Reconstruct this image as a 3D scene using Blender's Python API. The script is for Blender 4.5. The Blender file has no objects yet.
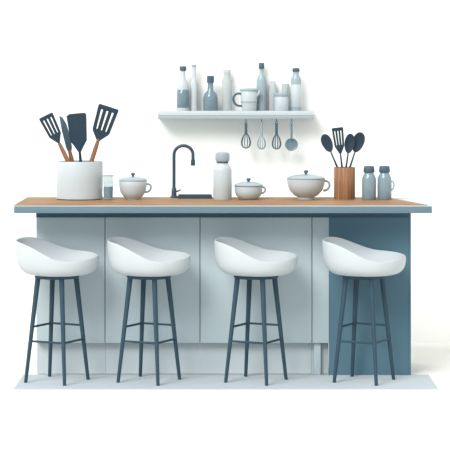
import bpy, bmesh, math
from mathutils import Vector, Matrix
S=bpy.context.scene
COL=S.collection
S.view_settings.view_transform='Standard'
S.view_settings.look='None'

# ---------------------------------------------------------------- camera numbers
D=10.0; F=2000.0; ZC=1.5; YH=81.0
def X(px,Y=0.0): return (px-225)/F*(D+Y)
def Z(py,Y=0.0): return ZC-(py-YH)/F*(D+Y)

# ---------------------------------------------------------------- materials
K=0.76
def lin(c):
    c=c/255.0
    return c/12.92 if c<=0.04045 else ((c+0.055)/1.055)**2.4
def rgb(c,k=None):
    k=K if k is None else k
    return (k*lin(c[0]),k*lin(c[1]),k*lin(c[2]),1)
def mat(name,c,rough=0.6,var=0.03,scale=6,spec=0.25,metal=0.0,trans=0.0,clear=0.0,k=None):
    m=bpy.data.materials.new(name); m.use_nodes=True
    nt=m.node_tree; b=nt.nodes['Principled BSDF']
    n=nt.nodes.new('ShaderNodeTexNoise'); n.inputs['Scale'].default_value=scale
    tc=nt.nodes.new('ShaderNodeTexCoord'); nt.links.new(tc.outputs['Object'],n.inputs['Vector'])
    r=nt.nodes.new('ShaderNodeValToRGB')
    col=rgb(c,k)
    r.color_ramp.elements[0].position=0.3; r.color_ramp.elements[1].position=0.7
    r.color_ramp.elements[0].color=(col[0]*(1-var),col[1]*(1-var),col[2]*(1-var),1)
    r.color_ramp.elements[1].color=(min(1,col[0]*(1+var)),min(1,col[1]*(1+var)),min(1,col[2]*(1+var)),1)
    nt.links.new(n.outputs['Fac'],r.inputs['Fac']); nt.links.new(r.outputs['Color'],b.inputs['Base Color'])
    b.inputs['Roughness'].default_value=rough
    b.inputs['Specular IOR Level'].default_value=spec
    b.inputs['Metallic'].default_value=metal
    b.inputs['Transmission Weight'].default_value=trans
    if clear:
        out=nt.nodes['Material Output']; mx=nt.nodes.new('ShaderNodeMixShader'); tr=nt.nodes.new('ShaderNodeBsdfTransparent')
        tr.inputs['Color'].default_value=(0.95,0.975,0.985,1)
        mx.inputs[0].default_value=clear
        nt.links.new(b.outputs[0],mx.inputs[1]); nt.links.new(tr.outputs[0],mx.inputs[2]); nt.links.new(mx.outputs[0],out.inputs['Surface'])
    return m
def woodmat(name,c1,c2,sx=1.2,sz=30):
    m=bpy.data.materials.new(name); m.use_nodes=True
    nt=m.node_tree; b=nt.nodes['Principled BSDF']
    tc=nt.nodes.new('ShaderNodeTexCoord'); mp=nt.nodes.new('ShaderNodeMapping')
    mp.inputs['Scale'].default_value=(sx,sz,sz if sx<5 else 1.5)
    n=nt.nodes.new('ShaderNodeTexNoise'); n.inputs['Scale'].default_value=2.5; n.inputs['Detail'].default_value=5
    r=nt.nodes.new('ShaderNodeValToRGB'); r.color_ramp.elements[0].position=0.38; r.color_ramp.elements[1].position=0.62
    r.color_ramp.elements[0].color=rgb(c1); r.color_ramp.elements[1].color=rgb(c2)
    nt.links.new(tc.outputs['Object'],mp.inputs['Vector']); nt.links.new(mp.outputs['Vector'],n.inputs['Vector'])
    nt.links.new(n.outputs['Fac'],r.inputs['Fac']); nt.links.new(r.outputs['Color'],b.inputs['Base Color'])
    b.inputs['Roughness'].default_value=0.6; b.inputs['Specular IOR Level'].default_value=0.2
    return m
M_WALL=mat('wall_paint',(253,253,250),0.95,0.002,2,0.0,k=0.95)
M_FLOOR=mat('floor_paint',(253,252,246),0.95,0.002,2,0.0,k=0.86)
M_FLOORSHADE=mat('floor_shade_grey',(208,219,224),0.9,0.02,4,0.0)  # shadow tone of the floor, given as a colour
M_PANEL=mat('panel_blue',(197,213,219),0.7,0.03,1.2,0.1)
M_GAP=mat('carcass_slate',(130,156,169),0.8,0.03,3,0.1)
M_RAILSHADE=mat('rail_shade_slate',(74,106,124),0.7,0.05,1.5,0.1)  # darkened to paint the shadow line below the worktop
M_ENDSHADE=mat('end_shade_slate',(96,130,147),0.7,0.05,1.5,0.1)  # even slate that carries the shade on the island's right end
M_PLINTH=mat('plinth_pale',(206,218,223),0.8,0.01,3,0.1)
M_EDGE=mat('worktop_edge',(114,140,153),0.6,0.04,3,0.15)
M_TOPW=mat('worktop_pale',(222,229,231),0.6,0.02,3,0.15)
M_WOOD=woodmat('worktop_wood',(142,104,70),(192,152,110))
M_WOODV=woodmat('holder_wood',(146,104,76),(182,138,104),30,30)
M_SEAT=mat('seat_white',(214,222,226),0.5,0.01,3,0.12)
M_LEG=mat('leg_slate',(60,84,100),0.6,0.05,5,0.15)
M_NAVY=mat('utensil_navy',(46,66,82),0.55,0.06,9,0.2)
M_STEEL=mat('dark_steel',(54,82,98),0.4,0.05,8,0.4)
M_CER=mat('ceramic_white',(213,225,230),0.35,0.01,5,0.3)
M_CERB=mat('ceramic_blue_grey',(172,191,200),0.3,0.03,6,0.45)
M_JAR=mat('jar_glass_blue',(148,174,186),0.12,0.04,6,0.6,clear=0.12)
M_CAP=mat('cap_slate',(80,108,124),0.5,0.04,8,0.3)
M_LADLE=mat('ladle_steel',(118,144,158),0.3,0.04,8,0.6)
M_PALE=mat('frosted_pale',(228,235,236),0.8,0.01,5,0.1,clear=0.4)
M_GLASS=mat('clear_glass',(200,220,228),0.1,0.02,5,0.6,clear=0.85)
M_GREYG=mat('bottle_grey_glass',(130,158,172),0.12,0.04,6,0.6,clear=0.18)
M_WATER=mat('water_blue',(122,156,172),0.3,0.04,6,0.4,clear=0.12)
M_SHELF=mat('shelf_pale',(222,230,233),0.7,0.02,3,0.1)
M_SHELFE=mat('shelf_edge',(180,197,204),0.7,0.02,3,0.1)

# ---------------------------------------------------------------- mesh helpers
def mk(name,bm,m,parent=None,loc=(0,0,0),rot=(0,0,0),smooth=True):
    bmesh.ops.recalc_face_normals(bm,faces=bm.faces)
    me=bpy.data.meshes.new(name); bm.to_mesh(me); bm.free()
    if smooth:
        for p in me.polygons: p.use_smooth=True
        try: me.set_sharp_from_angle(angle=math.radians(42))
        except Exception: pass
    me.materials.append(m)
    o=bpy.data.objects.new(name,me); COL.objects.link(o)
    o.location=loc; o.rotation_euler=rot
    if parent: o.parent=parent
    return o
def empty(name,loc,label,cat,group=None,rot=(0,0,0)):
    o=bpy.data.objects.new(name,None); COL.objects.link(o); o.location=loc; o.rotation_euler=rot
    o.empty_display_size=0.05
    o['label']=label; o['category']=cat
    if group: o['group']=group
    return o
def add_box(bm,x0,x1,y0,y1,z0,z1):
    v=[bm.verts.new(p) for p in [(x0,y0,z0),(x1,y0,z0),(x1,y1,z0),(x0,y1,z0),(x0,y0,z1),(x1,y0,z1),(x1,y1,z1),(x0,y1,z1)]]
    for f in [(0,3,2,1),(4,5,6,7),(0,1,5,4),(1,2,6,5),(2,3,7,6),(3,0,4,7)]:
        bm.faces.new([v[i] for i in f])
def box(name,x0,x1,y0,y1,z0,z1,m,parent=None,bev=0.0):
    bm=bmesh.new(); add_box(bm,x0,x1,y0,y1,z0,z1)
    if bev: bmesh.ops.bevel(bm,geom=list(bm.edges),offset=bev,segments=2,affect='EDGES',profile=0.5)
    return mk(name,bm,m,parent)
def add_lathe(bm,prof,n=40,s=1.0,cx=0,cy=0,cz=0,sy=1.0):
    rings=[]
    for r,z in prof:
        r*=s;z*=s
        if r<1e-6: rings.append([bm.verts.new((cx,cy,cz+z))])
        else: rings.append([bm.verts.new((cx+r*math.cos(2*math.pi*i/n),cy+sy*r*math.sin(2*math.pi*i/n),cz+z)) for i in range(n)])
    for a,b in zip(rings[:-1],rings[1:]):
        if len(a)==1 and len(b)==1: continue
        for i in range(n):
            j=(i+1)%n
            if len(a)==1: bm.faces.new((a[0],b[i],b[j]))
            elif len(b)==1: bm.faces.new((a[i],a[j],b[0]))
            else: bm.faces.new((a[i],a[j],b[j],b[i]))
def lathe(name,prof,m,parent=None,s=1.0,loc=(0,0,0),n=40):
    bm=bmesh.new(); add_lathe(bm,prof,n,s)
    return mk(name,bm,m,parent,loc)
def add_tube(bm,pts,rad,n=12,closed=False):
    pts=[Vector(p) for p in pts]; k=len(pts)
    if not isinstance(rad,(list,tuple)): rad=[rad]*k
    rings=[]; up=None
    for i,p in enumerate(pts):
        if closed: t=(pts[(i+1)%k]-pts[i-1]).normalized()
        elif i==0: t=(pts[1]-p).normalized()
        elif i==k-1: t=(p-pts[i-1]).normalized()
        else: t=(pts[i+1]-pts[i-1]).normalized()
        if up is None:
            up=Vector((0,1,0)) if abs(t.y)<0.9 else Vector((1,0,0))
        a=(up-t*up.dot(t)).normalized(); up=a
        b=t.cross(a)
        rings.append([bm.verts.new(p+(a*math.cos(2*math.pi*j/n)+b*math.sin(2*math.pi*j/n))*rad[i]) for j in range(n)])
    pr=list(zip(rings[:-1],rings[1:]))
    if closed: pr.append((rings[-1],rings[0]))
    for a,b in pr:
        for j in range(n):
            q=(j+1)%n; bm.faces.new((a[j],a[q],b[q],b[j]))
    if not closed:
        bm.faces.new(rings[0]); bm.faces.new(list(reversed(rings[-1])))
def tube(name,pts,rad,m,parent=None,n=12,closed=False):
    bm=bmesh.new(); add_tube(bm,pts,rad,n,closed)
    return mk(name,bm,m,parent)
def add_plate(bm,outline,y0,y1):
    a=[bm.verts.new((x,y0,z)) for x,z in outline]; b=[bm.verts.new((x,y1,z)) for x,z in outline]
    bm.faces.new(a); bm.faces.new(list(reversed(b)))
    n=len(a)
    for i in range(n):
        j=(i+1)%n; bm.faces.new((a[i],b[i],b[j],a[j]))
def bez(p0,p1,p2,p3,n=14):
    out=[]
    for i in range(n+1):
        t=i/n; u=1-t
        out.append(tuple(u**3*a+3*u*u*t*b+3*u*t*t*c+t**3*d for a,b,c,d in zip(p0,p1,p2,p3)))
    return out

# ---------------------------------------------------------------- setting
def structure(o): o['kind']='structure'; return o
structure(box('floor',-6,6,-6,1.5,-0.054,-0.004,M_FLOOR))
structure(box('wall_back',-6,6,1.5,1.6,-0.054,5,M_WALL))
fm=box('floor_shadow_slab',-1.03,1.04,-0.26,0.22,-0.004,0.0,M_FLOORSHADE)  # added slab, coloured as the floor shadow under island and stools
fm['label']='thin pale grey-blue slab painting the shadow beneath the island and stools'; fm['category']='painted shadow'

# ---------------------------------------------------------------- island cabinets
YF=0.2; YB=0.66; ZT=0.838; ZB=0.164; ZR=0.804
def cabinet(p0,p1,label,split=None):
    x0=X(p0,YF)+0.0004; x1=X(p1,YF)-0.0004
    cx=(x0+x1)/2
    e=empty('kitchen_cabinet',(cx,YF,0),label,'cabinet','cabinet units of the kitchen island')
    a=x0-cx; b=x1-cx
    g=0.0014
    if split:
        box('body',a,b-0.012,0.02,YB-YF,ZB,ZT,M_GAP,e)
        s=X(split,YF)-cx
        box('filler_panel',a+g,s-0.0005,0,0.019,ZB,ZR,M_PANEL,e,0.0015)
        bm=bmesh.new()
        add_plate(bm,[(s+0.0005,0),(b-0.0125,0),(b-0.0125,ZR),(s+0.0005,ZR)],0.0,0.019)
        k=mk('front_panel',bm,M_ENDSHADE,e,smooth=False); k['label']='front panel with the end shade painted slate-blue, running down to the floor'
        k=box('end_panel',b-0.0118,b,0.0,YB-YF,0,ZT,M_ENDSHADE,e); k['label']='end panel with its shade painted slate-blue, down to the floor'
        box('shadow_rail',a,b-0.0125,0.002,0.019,ZR+0.0005,ZT,M_RAILSHADE,e)
        box('plinth',a,s,0.05,0.07,0,ZB-0.001,M_PLINTH,e)
        box('support_leg',a+0.01,a+0.045,0.02,0.049,0,ZB-0.001,M_PANEL,e,0.002)
    else:
        box('body',a,b,0.02,YB-YF,ZB,ZT,M_GAP,e)
        box('door',a+g,b-g,0,0.019,ZB,ZR,M_PANEL,e,0.0015)
        box('shadow_rail',a,b,0.002,0.019,ZR+0.0005,ZT,M_RAILSHADE,e)  # fascia strip, coloured dark as the shadow under the overhang
        box('plinth',a,b,0.05,0.07,0,ZB-0.001,M_PLINTH,e)
    return e
cabinet(36,105,'narrow pale blue cabinet unit at the plain end of the island')
cabinet(105,200,'pale blue flat-fronted cabinet unit under the sink')
cabinet(200,312,'wide pale blue flat-fronted cabinet unit under the worktop')
cabinet(312,411,'end unit of the island, its shade painted slate-blue, with pale filler strip',329)

# worktop
x0=-1.055; x1=1.035; TOP=0.88; WD=0.68
e=empty('worktop',(0,0,0.839),'long worktop with wood surface and slate-blue edge on the island','worktop')
o=box('slab',x0,x1,0,WD,0,0.034,M_EDGE,e,0.001)
bm=bmesh.new(); add_box(bm,x0,x1,-0.001,WD,0.034,0.038)
mk('top_edging',bm,M_TOPW,e)
bm=bmesh.new()
def prism(bm,pts,z0,z1):
    a=[bm.verts.new((x,y,z0)) for x,y in pts]; b=[bm.verts.new((x,y,z1)) for x,y in pts]
    bm.faces.new(list(reversed(a))); bm.faces.new(b)
    for i in range(len(a)):
        j=(i+1)%len(a); bm.faces.new((a[i],a[j],b[j],b[i]))
prism(bm,[(x0,-0.0005),(X(428),-0.0005),(X(386,WD),WD),(x0,WD)],0.0382,0.041)
o=mk('wood_surface',bm,M_WOOD,e); o['label']='warm brown wood surface'

# ---------------------------------------------------------------- bar stools
RX=0.207; RY=0.18; ZU=0.53
def smooth01(t): t=max(0,min(1,t)); return t*t*(3-2*t)
def zrim(u):
    c=-math.cos(u); s=math.sin(u)
    z=0.628+0.078*smooth01((c+0.45)/1.35)
    z+= 0.014*s if s>0 else 0.026*s*(0.4+0.6*max(0,1-abs(c)))
    return z
def seat_mesh():
    bm=bmesh.new(); n=40
    outer=[(0.3,0),(0.56,0.0),(0.77,0.05),(0.915,0.2),(0.99,0.45),(1.015,0.75),(1.01,0.94),(1.003,1.0)]
    inner=[(0.972,1.005),(0.955,0.93),(0.91,0.70),(0.80,0.36),(0.60,0.10),(0.3,0.0)]
    zin=0.555; rings=[]
    for rf,h in outer:
        rings.append([bm.verts.new((RX*rf*math.cos(2*math.pi*i/n),RY*rf*math.sin(2*math.pi*i/n),ZU+h*(zrim(2*math.pi*i/n)-ZU))) for i in range(n)])
    for rf,h in inner:
        rings.append([bm.verts.new((RX*rf*math.cos(2*math.pi*i/n),RY*rf*math.sin(2*math.pi*i/n),zin+h*(zrim(2*math.pi*i/n)-zin))) for i in range(n)])
    for a,b in zip(rings[:-1],rings[1:]):
        for i in range(n):
            j=(i+1)%n; bm.faces.new((a[i],a[j],b[j],b[i]))
    bm.faces.new(list(reversed(rings[0]))); bm.faces.new(rings[-1])
    return bm
GRP='white bucket bar stools along the island'
st=empty('bar_stool',(X(57),0,0),'white bucket-seat bar stool with slate legs before the island','bar stool',GRP)
seat=mk('seat',seat_mesh(),M_SEAT,st); sub=seat.modifiers.new('sub','SUBSURF'); sub.levels=1; sub.render_levels=2
parts=[seat]
corners=[(-0.152,-0.05),(0.05,-0.152),(0.152,0.05),(-0.05,0.152)]
def legpt(c,z): 
    k=1-0.40*(z/0.533); return Vector((c[0]*k,c[1]*k,z))
for c in corners:
    parts.append(tube('leg',[legpt(c,z) for z in (0.0,0.13,0.26,0.40,0.528)],[0.0085,0.0098,0.011,0.0122,0.0135],M_LEG,st,14))
bm=bmesh.new(); add_lathe(bm,[(0,0.516),(0.105,0.516),(0.112,0.522),(0.112,0.5295),(0,0.5295)],36,1.0)
parts.append(mk('seat_mount',bm,M_LEG,st))
for i,(a,b,z) in enumerate([(0,1,0.205),(1,2,0.205),(2,3,0.275),(3,0,0.275)]):
    parts.append(tube('footrest',[legpt(corners[a],z),legpt(corners[b],z)],0.0055,M_LEG,st,10))
for px,ang in ((149,0.0),(256,0.0),(364,0.0)):
    c=st.copy(); COL.objects.link(c); c.location=(X(px),0,0)
    for p in parts:
        q=p.copy(); COL.objects.link(q); q.parent=c

# ---------------------------------------------------------------- things on the counter
YC=0.5; s=(D+YC)/F    # metres per photo pixel at that depth
def at(px,Y=YC): return (X(px,Y),Y,TOP)
# crock
e=empty('utensil_crock',at(79.5),'wide white ceramic crock holding spatulas','utensil holder')
lathe('body',[(0,0),(21.5,0),(23,1),(23.3,20),(23.3,37),(22.8,38),(21.8,37.6),(21.3,30),(21,4),(19.5,2),(0,2)],M_CER,e,s,n=56)
# utensils
def utensil(name,hx,y,base,slope,kind,length,hw,hl,label,group,wood=0,Y=YC,zb=3.0,rod=1.1,m=None):
    """base: offset of foot; slope dx/dz; length from foot to top of head"""
    m=m or M_NAVY
    ang=math.atan(slope)
    ss=s
    e=empty(name,(X(hx,Y)+base*ss,Y+y,TOP+zb*ss),label,'kitchen utensil',group,(0,ang,0))
    neck=length-hl
    if wood:
        tube('handle',[(0,0,1*ss),(0,0,wood*0.5*ss),(0,0,wood*0.85*ss),(0,0,wood*ss)],[1.9*ss,2.3*ss,2.2*ss,1.6*ss],M_WOODV,e)
        tube('shaft',[(0,0,wood*ss),(0,0,(neck+1)*ss)],[rod*1.1*ss,rod*1.0*ss],m,e)
    else:
        tube('handle',[(0,0,1*ss),(0,0,neck*0.6*ss),(0,0,(neck+1)*ss)],[rod*1.3*ss,rod*1.3*ss,rod*0.9*ss],m,e)
    bm=bmesh.new(); w=hw/2; t=0.0028
    if kind=='slotted':
        z0=neck;z1=length
        add_plate(bm,[(p*ss,q*ss) for p,q in [(-1.2,z0-2),(1.2,z0-2),(w*0.8,z0+hl*0.2),(w*0.86,z0+hl*0.27),(-w*0.86,z0+hl*0.27),(-w*0.8,z0+hl*0.2)]],-t,t)
        add_plate(bm,[(p*ss,q*ss) for p,q in [(-w*0.98,z1-hl*0.14),(w*0.98,z1-hl*0.14),(w,z1-1),(w*0.9,z1),(-w*0.9,z1),(-w,z1-1)]],-t,t)
        nb=4; bw=hw*0.175
        for i in range(nb):
            c0=-w*0.85+bw/2+(2*w*0.85-bw)*i/(nb-1); c1=-w*0.98+bw/2+(2*w*0.98-bw)*i/(nb-1)
            add_plate(bm,[(p*ss,q*ss) for p,q in [(c0-bw/2,z0+hl*0.26),(c0+bw/2,z0+hl*0.26),(c1+bw/2,z1-hl*0.13),(c1-bw/2,z1-hl*0.13)]],-t,t)
        hn='slotted_head'
    elif kind=='solid':
        z0=neck;z1=length
        add_plate(bm,[(p*ss,q*ss) for p,q in [(-1.2,z0-2),(1.2,z0-2),(w*0.5,z0+hl*0.12),(w*0.82,z0+hl*0.25),(w,z1-2),(w*0.85,z1),(-w*0.7,z1),(-w,z1-2),(-w*0.82,z0+hl*0.25),(-w*0.5,z0+hl*0.12)]],-t,t)
        hn='flat_head'
    elif kind=='blade':
        z0=neck;z1=length
        pts=[(-1.6,z0-1),(1.6,z0-1),(w*0.9,z0+hl*0.1),(w,z0+hl*0.5),(w*0.8,z0+hl*0.75),(w*0.2,z0+hl*0.93),(-w*0.55,z1),(-w*0.8,z0+hl*0.6),(-w*0.7,z0+hl*0.1)]
        add_plate(bm,[(p*ss,q*ss) for p,q in pts],-t,t)
        hn='blade'
    else:
        n=28; cz=(neck+hl/2)*ss; A=w*ss; B=hl/2*ss
        for side in (0,1):
            rings=[]
            for k in range(0,6):
                r=k/5.0
                if side==0: yy=0.006*(1-r*r)-0.001
                else: yy=0.006*(1-r*r)+0.0012
                if k==0: rings.append([bm.verts.new((0,yy,cz))])
                else: rings.append([bm.verts.new((A*r*math.cos(2*math.pi*i/n)*(1+0.12*math.sin(2*math.pi*i/n)),yy,cz+B*r*math.sin(2*math.pi*i/n))) for i in range(n)])
            for a,b in zip(rings[:-1],rings[1:]):
                for i in range(n):
                    j=(i+1)%n
                    if len(a)==1: bm.faces.new((a[0],b[i],b[j]))
                    else: bm.faces.new((a[i],a[j],b[j],b[i]))
            if side==0: last=rings[-1]
            else:
                for i in range(n):
                    j=(i+1)%n; bm.faces.new((last[i],last[j],rings[-1][j],rings[-1][i]))
        hn='spoon_bowl'
    mk(hn,bm,m,e)
    return e
G1='spatulas and tools in the white crock'
utensil('slotted_turner',79.5,-0.05,6.5,-0.49,'slotted',90,15,28,'navy slotted turner with wooden handle leaning in the crock',G1,59)
utensil('kitchen_knife',79.5,0.045,0,-0.235,'blade',83,7.5,37,'narrow grey-blue blade utensil with wooden handle in the crock',G1,47,m=M_CAP)
utensil('spatula',79.5,0.015,4,-0.09,'solid',83,20,37,'broad navy flat spatula standing in the crock',G1,rod=1.3)
utensil('large_slotted_turner',79.5,-0.018,1,0.32,'slotted',94,21,34,'large navy slotted turner with brown wooden handle in the crock',G1,60)
# wood holder
e=empty('wooden_utensil_holder',at(344.5),'slim brown wooden holder filled with navy spoons','utensil holder')
lathe('body',[(0,0),(10.2,0),(10.6,0.6),(10.6,31.5),(10.2,32),(9.2,31.7),(9,20),(9,2.4),(8.5,2),(0,2)],M_WOODV,e,s,n=48)
G2='navy spoons and turner in the wooden holder'
utensil('serving_spoon',344.5,-0.014,4.8,-0.42,'spoon',67,10.5,19,'navy serving spoon leaning outward in the wooden holder',G2,rod=0.8)
utensil('slotted_turner',344.5,-0.004,1.0,-0.12,'slotted',69,11.5,24,'small navy slotted turner in the wooden holder',G2,rod=0.8)
utensil('serving_spoon',344.5,0.008,-2.3,0.14,'spoon',63,10,20,'upright navy serving spoon in the wooden holder',G2,rod=0.8)
utensil('serving_spoon',344.5,0.020,-3.8,0.33,'spoon',67,12,21,'wide navy serving spoon leaning outward in the wooden holder',G2,rod=0.8)

# drinking glass
e=empty('drinking_glass',at(108.3,0.45),'small clear part-filled drinking glass beside the crock','glass')
lathe('glass_body',[(0,0),(4.6,0),(4.9,0.8),(5.6,23.5),(5.2,24),(4.9,23.5),(4.4,2),(0,2)],M_GLASS,e,s)
lathe('rim',[(4.9,23.5),(5.7,23.5),(5.7,24.2),(4.9,24.2),(4.9,23.5)],M_CERB,e,s)
lathe('liquid',[(0,2.1),(4.3,2.1),(4.6,13),(0,13)],M_WATER,e,s)

def handle(parent,x,z0,z1,out,m,r=1.0,ss=s):
    tube('handle',[(p[0]*ss,0,p[1]*ss) for p in bez((x,z1),(x+out*1.25,z1+1.5),(x+out*1.25,z0),(x-1,z0))],r*ss,m,parent)
# lidded cup with handle
e=empty('lidded_cup',at(133,0.5),'small white lidded ceramic cup with loop handle','cup')
lathe('body',[(0,0),(7,0),(7.5,1),(9.5,2.5),(12.5,7),(13.8,13),(14,18),(13.6,18.6),(13,18),(12.6,13),(11,7.5),(8,3.5),(0,3)],M_CER,e,s)
lathe('lid',[(0,18.2),(12.9,18.2),(14.4,18.7),(14.3,19.4),(12,20.8),(7,22),(0,22.4)],M_CERB,e,s)
lathe('knob',[(0,22.2),(1.4,22.4),(1.1,23.4),(2.2,24.6),(1.8,26),(0,26.6)],M_CAP,e,s)
handle(e,13.2,7,15,5.2,M_CERB)
# big cup
e=empty('large_lidded_cup',at(306,0.5),'wide white lidded bowl cup with loop handle','cup')
lathe('body',[(0,0),(8.5,0),(8.8,1),(8.2,2),(12,4),(16.5,9),(18.6,15),(19,20),(18.5,20.6),(17.8,20),(17.3,15),(15,9.5),(11,5),(0,4)],M_CER,e,s,n=48)
lathe('lid',[(0,20.2),(17.6,20.2),(19.5,20.7),(19.4,21.4),(16,23),(9,24.4),(0,24.8)],M_CERB,e,s,n=48)
lathe('knob',[(0,24.6),(1.5,24.8),(1.2,25.8),(2.4,27),(2,28.6),(0,29.2)],M_CAP,e,s)
handle(e,18.2,8.5,18,5.8,M_CERB,1.1)
# sugar bowl
e=empty('sugar_bowl',at(248.5,0.48),'small white lidded sugar bowl with side handle','sugar bowl')
lathe('body',[(0,0),(8,0),(9,0.8),(12.5,4),(13.8,8.5),(13.8,13),(13.2,13.4),(12.6,13),(12.4,8.5),(10,4),(0,2.5)],M_CER,e,s)
lathe('lid',[(0,13.1),(12.7,13.1),(14.6,13.6),(14.6,14.4),(12,15.8),(7,17.2),(0,17.6)],M_CERB,e,s)
lathe('knob',[(0,17.4),(1.4,17.6),(1.2,18.4),(2.4,19.6),(1.8,21),(0,21.3)],M_CAP,e,s)
handle(e,13.2,6,12,4.0,M_CERB,0.9)
# bottle
e=empty('storage_bottle',at(222.5,0.46),'white ceramic bottle with rounded cap beside the sink','bottle')
lathe('body',[(0,0),(8.6,0),(9.2,0.8),(9.2,29),(8.6,32),(6.4,34.5),(5.4,36),(5.4,38),(0,38)],M_CER,e,s)
lathe('cap',[(0,38),(6.6,38),(7.2,39),(7.2,44.5),(6.6,46.5),(4,47.6),(0,47.8)],M_CERB,e,s)
lathe('band',[(5.5,36.4),(6.0,36.6),(6.0,37.9),(5.5,37.95)],M_CAP,e,s)
# two jars
e=empty('shaker_jar',at(369,0.46),'grey-blue glass shaker jar with slate cap beside the wooden holder','jar','grey glass shaker jars with slate caps')
j1=lathe('body',[(0,0),(6.4,0),(7,0.8),(7.2,12),(7,21),(5.6,24.5),(4.6,25.8),(4.6,27),(0,27)],M_JAR,e,s)
j2=lathe('cap',[(0,27),(5.2,27),(5.6,27.6),(5.2,32.2),(4.4,33.4),(0,33.7)],M_CAP,e,s)
e2=e.copy(); COL.objects.link(e2); e2.location=at(384.5,0.47); e2['label']='grey-blue glass shaker jar with slate cap and ear handle'
for p in (j1,j2):
    q=p.copy(); COL.objects.link(q); q.parent=e2
handle(e2,6.8,9,18,3.0,M_CERB,0.8)
# sink + faucet
e=empty('sink',(X(195,0.60),0.60,TOP),'small dark-rimmed rectangular sink in the worktop','sink')
bm=bmesh.new(); hx=0.09; hy=0.07; 
for a in [(-hx,hx,-hy,-hy+0.006),(-hx,hx,hy-0.006,hy),(-hx,-hx+0.006,-hy+0.006,hy-0.006),(hx-0.006,hx,-hy+0.006,hy-0.006)]:
    add_box(bm,*a,0,0.016)
mk('rim',bm,M_STEEL,e)
box('basin',-hx+0.006,hx-0.006,-hy+0.006,hy-0.006,0,0.003,M_GAP,e)
fy=0.63; fs=(D+fy)/F
e=empty('faucet',(X(174,fy),fy,TOP),'dark slate gooseneck faucet beside the sink','faucet')
lathe('base',[(0,0),(3.6,0),(3.8,0.8),(3.4,1.6),(2.6,2.2),(2.4,9),(1.8,10),(0,10)],M_STEEL,e,fs)
pts=[(0,0,9*fs),(0,0,25*fs),(0,0,43*fs)]
for i in range(1,17):
    a=math.pi-math.pi*i/16
    pts.append(((9.5+9.5*math.cos(a))*fs,0,(43+9*math.sin(a))*fs))
pts.append((19*fs,0,37*fs))
tube('spout',pts,1.65*fs,M_STEEL,e,14)
lathe('nozzle',[(0,0),(2.2,0),(2.3,0.5),(2.1,6),(0,6)],M_STEEL,e,fs,loc=(19*fs,0,32*fs))
tube('lever',[(2*fs,0,6*fs),(4*fs,0,6.6*fs),(7*fs,0,8*fs)],[0.9*fs,0.8*fs,0.6*fs],M_STEEL,e)

# ---------------------------------------------------------------- wall shelf
YS=1.425; ws=(D+YS)/F
zs=1.5-(110.8-81)*ws
xa=X(158,1.38); xb=X(314,1.38)
cxs=(xa+xb)/2
e=empty('wall_shelf',(cxs,1.44,zs-0.045),'pale grey wall shelf holding bottles and mugs','shelf')
h=(xb-xa)/2
box('board',-h,h,-0.07,0.0595,0.019,0.045,M_SHELF,e,0.001)
box('front_edge',-h,h,-0.0695,0.0595,0.0,0.018,M_SHELFE,e,0.001)
HY=1.40; hs=(D+HY)/F; railz=zs-0.045-0.014
for px in (246,261.5,276.5,291.5):
    tube('shelf_hook',[(X(px,HY)-cxs,-0.04,0.0),(X(px,HY)-cxs,-0.04,-0.010),(X(px,HY)-cxs,-0.045,-0.0155),(X(px,HY)-cxs,-0.052,-0.012)],0.0022,M_CAP,e,8)

def sat(px,Y=YS): return (X(px,Y),Y,zs)
SG='bottles and jars on the wall shelf'
def bottle(px,Y,prof,cap,mb,mc,label,name='glass_bottle',lab=None,ml=None):
    e=empty(name,sat(px,Y),label,'bottle',SG)
    lathe('body',prof,mb,e,ws,n=32)
    if cap: lathe('cap',cap,mc,e,ws,n=24)
    if lab: lathe('label',lab,ml,e,ws,n=32)
    return e
bottle(183,YS,[(0,0),(5.6,0),(6,0.6),(6,25),(5,28.5),(2.6,32),(2.4,40),(0,40)],[(0,40),(3.2,40),(3.4,40.6),(3.4,44),(3,44.6),(0,44.7)],M_CER,M_CAP,'white bottle with grey band and slate cap on the shelf',lab=[(6.02,3),(6.2,3.2),(6.2,21),(6.02,21.2)],ml=M_GREYG)
bottle(194,1.45,[(0,0),(3.6,0),(4,0.6),(4,26),(2.6,31),(2,33),(2,44),(0,44)],[(0,44),(2.5,44),(2.5,46),(0,46)],M_SHELF,M_CERB,'slim pale bottle between two darker ones on the shelf')
bottle(210.5,YS,[(0,0),(6.8,0),(7.3,0.6),(7.3,13),(6,17),(3,20.5),(2.6,28),(0,28)],[(0,28),(3.4,28),(3.5,28.6),(3.5,34.5),(3,35),(0,35)],M_GREYG,M_CAP,'squat grey-blue bottle with slate cap on the shelf')
bottle(227,1.46,[(0,0),(4.6,0),(5,0.6),(5,30),(3.6,33),(3.4,38),(0,38)],[(0,38),(3.8,38),(3.8,41),(0,41)],M_PALE,M_PALE,'faint frosted white bottle standing at the shelf back')
bottle(261.5,1.46,[(0,0),(4.6,0),(5,0.6),(5,30),(4,34),(2.2,36.5),(2,42),(0,42)],[(0,42),(2.7,42),(2.8,42.5),(2.8,47.5),(2.4,48),(0,48)],M_CERB,M_CAP,'tall grey-blue bottle standing behind the measuring mug')
bottle(273,1.47,[(0,0),(4.0,0),(4.3,0.6),(4.3,22),(2.6,26),(2.3,30),(0,30)],None,M_PALE,M_PALE,'faint frosted white bottle behind the stacked cups')
bottle(296,YS,[(0,0),(4.8,0),(5.2,0.6),(5.2,31),(4,34.5),(3,36),(3,39),(0,39)],[(0,39),(3.5,39),(3.6,39.5),(3.6,42.5),(0,43)],M_CERB,M_CAP,'tall narrow pale blue bottle at the shelf end',lab=[(5.22,4),(5.4,4.2),(5.4,26),(5.22,26.2)],ml=M_CER)
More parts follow.
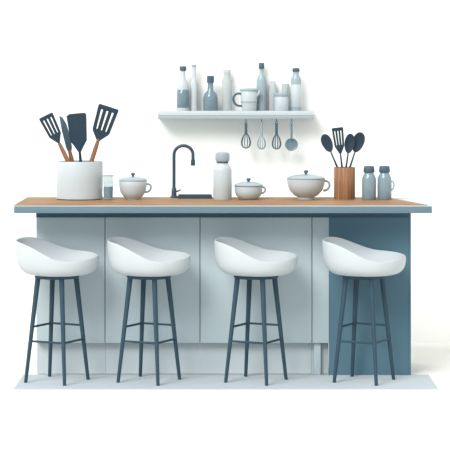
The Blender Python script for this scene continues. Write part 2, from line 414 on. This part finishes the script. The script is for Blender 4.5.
# mug with lid on shelf
e=empty('measuring_mug',sat(249,1.43-0.02),'white measuring mug with slate rim and curved handle','mug')
lathe('body',[(0,0),(6.6,0),(7.2,0.8),(8,10),(8.4,19.5),(8,20),(7.6,19.5),(6.6,2),(0,2)],M_CER,e,ws)
lathe('lid',[(0,19.6),(7.8,19.6),(9,20.1),(9,21.3),(8,22.3),(0,23)],M_CERB,e,ws)
lathe('band',[(7.95,8),(8.15,8.2),(8.2,9.4),(8.0,9.6)],M_CERB,e,ws)
tube('handle',[(-p[0]*ws,-0.01,p[1]*ws) for p in bez((7.4,17),(19,20),(18,3),(6.8,5))],1.1*ws,M_CAP,e)
tube('spout',[(7.4*ws,-0.012,15*ws),(9.4*ws,-0.014,17.5*ws),(10.6*ws,-0.015,20.5*ws)],[1.6*ws,1.3*ws,1.0*ws],M_CER,e)
# jar
e=empty('storage_jar',sat(281.5,1.415),'short pale jar with grey lid on the shelf','jar')
lathe('body',[(0,0),(6.6,0),(7.2,0.7),(7.2,13),(6.6,14.5),(0,14.5)],M_CER,e,ws)
lathe('lid',[(0,14.5),(7.2,14.5),(7.4,15),(7.4,17),(6.8,17.6),(0,17.8)],M_CERB,e,ws)
e=empty('drinking_glass',sat(285.5,1.472),'faint frosted tumbler standing behind the jar','glass')
lathe('body',[(0,0),(3.4,0),(3.8,27),(3.4,27),(3.0,1.5),(0,1.5)],M_PALE,e,ws)

# hanging utensils
HG='utensils hanging beneath the wall shelf'
def hook(e,m):
    pts=[]
    for i in range(16):
        a=2*math.pi*i/16
        pts.append((0.0055*math.sin(a),-0.004,-0.0052+0.0062*math.cos(a)))
    tube('hanging_ring',pts,0.0016,m,e,8,True)
def hang_whisk(px,m,label,L=15,wl=14,wr=4.2):
    e=empty('whisk',(X(px,HY),HY,railz),label,'whisk',HG); hook(e,m)
    tube('handle',[(0,-0.004,-0.011),(0,0,-(L+1)*hs)],[1.3*hs,1.6*hs],m,e,10)
    bm=bmesh.new()
    for k in range(5):
        a=math.pi*k/5; pts=[]
        for i in range(24):
            t=i/24*math.pi*2
            x=wr*math.sin(t)*(0.75-0.25*math.cos(t)); z=-L-wl*(1-math.cos(t))/2
            pts.append((x*hs*math.cos(a),x*hs*math.sin(a),z*hs))
        add_tube(bm,pts,0.0025,6,True)
    mk('wire_loops',bm,m,e)
def hang_spoon(px,m,label,name,L=18,r=5,cat='ladle'):
    e=empty(name,(X(px,HY),HY,railz),label,cat,HG); hook(e,m)
    tube('handle',[(0,-0.004,-0.011),(0,0,-(L+1)*hs)],[1.2*hs,1.1*hs],m,e,10)
    bm=bmesh.new()
    bmesh.ops.create_uvsphere(bm,u_segments=28,v_segments=16,radius=r*hs)
    for v in bm.verts:
        v.co.y*=0.38
        if v.co.y<0: v.co.y*=-0.6
        v.co.z-=(L+r)*hs
    mk('bowl',bm,m,e)
hang_whisk(246,M_CAP,'slate wire whisk hanging beneath the shelf',12,15,6.0)
hang_whisk(261.5,M_CERB,'pale grey wire whisk hanging beneath the shelf',14,14,5.2)
hang_whisk(276.5,M_CAP,'small slate whisk hanging beneath the shelf',13,15,5.6)
hang_spoon(291.5,M_LADLE,'grey steel round ladle hanging beneath the shelf','ladle',17,6.4)

# ---------------------------------------------------------------- light
w=bpy.data.worlds.new('world'); S.world=w; w.use_nodes=True
bg=w.node_tree.nodes['Background']; bg.inputs[0].default_value=(0.97,0.985,0.985,1); bg.inputs[1].default_value=0.90
sd=bpy.data.lights.new('sun','SUN'); sd.energy=3.0; sd.angle=math.radians(30); sd.color=(1,0.985,0.96)
so=bpy.data.objects.new('sun',sd); COL.objects.link(so)
so.rotation_euler=Vector((0.42,0.66,-0.66)).to_track_quat('-Z','Y').to_euler(); so.location=(-3,-4,4)

cd=bpy.data.cameras.new('camera'); cam=bpy.data.objects.new('camera',cd); COL.objects.link(cam)
cam.location=(0,-D,ZC); cam.rotation_euler=(math.pi/2,0,0)
cd.sensor_width=36; cd.lens=36*F/450; cd.shift_y=-(225-YH)/450; cd.clip_end=100
S.camera=cam
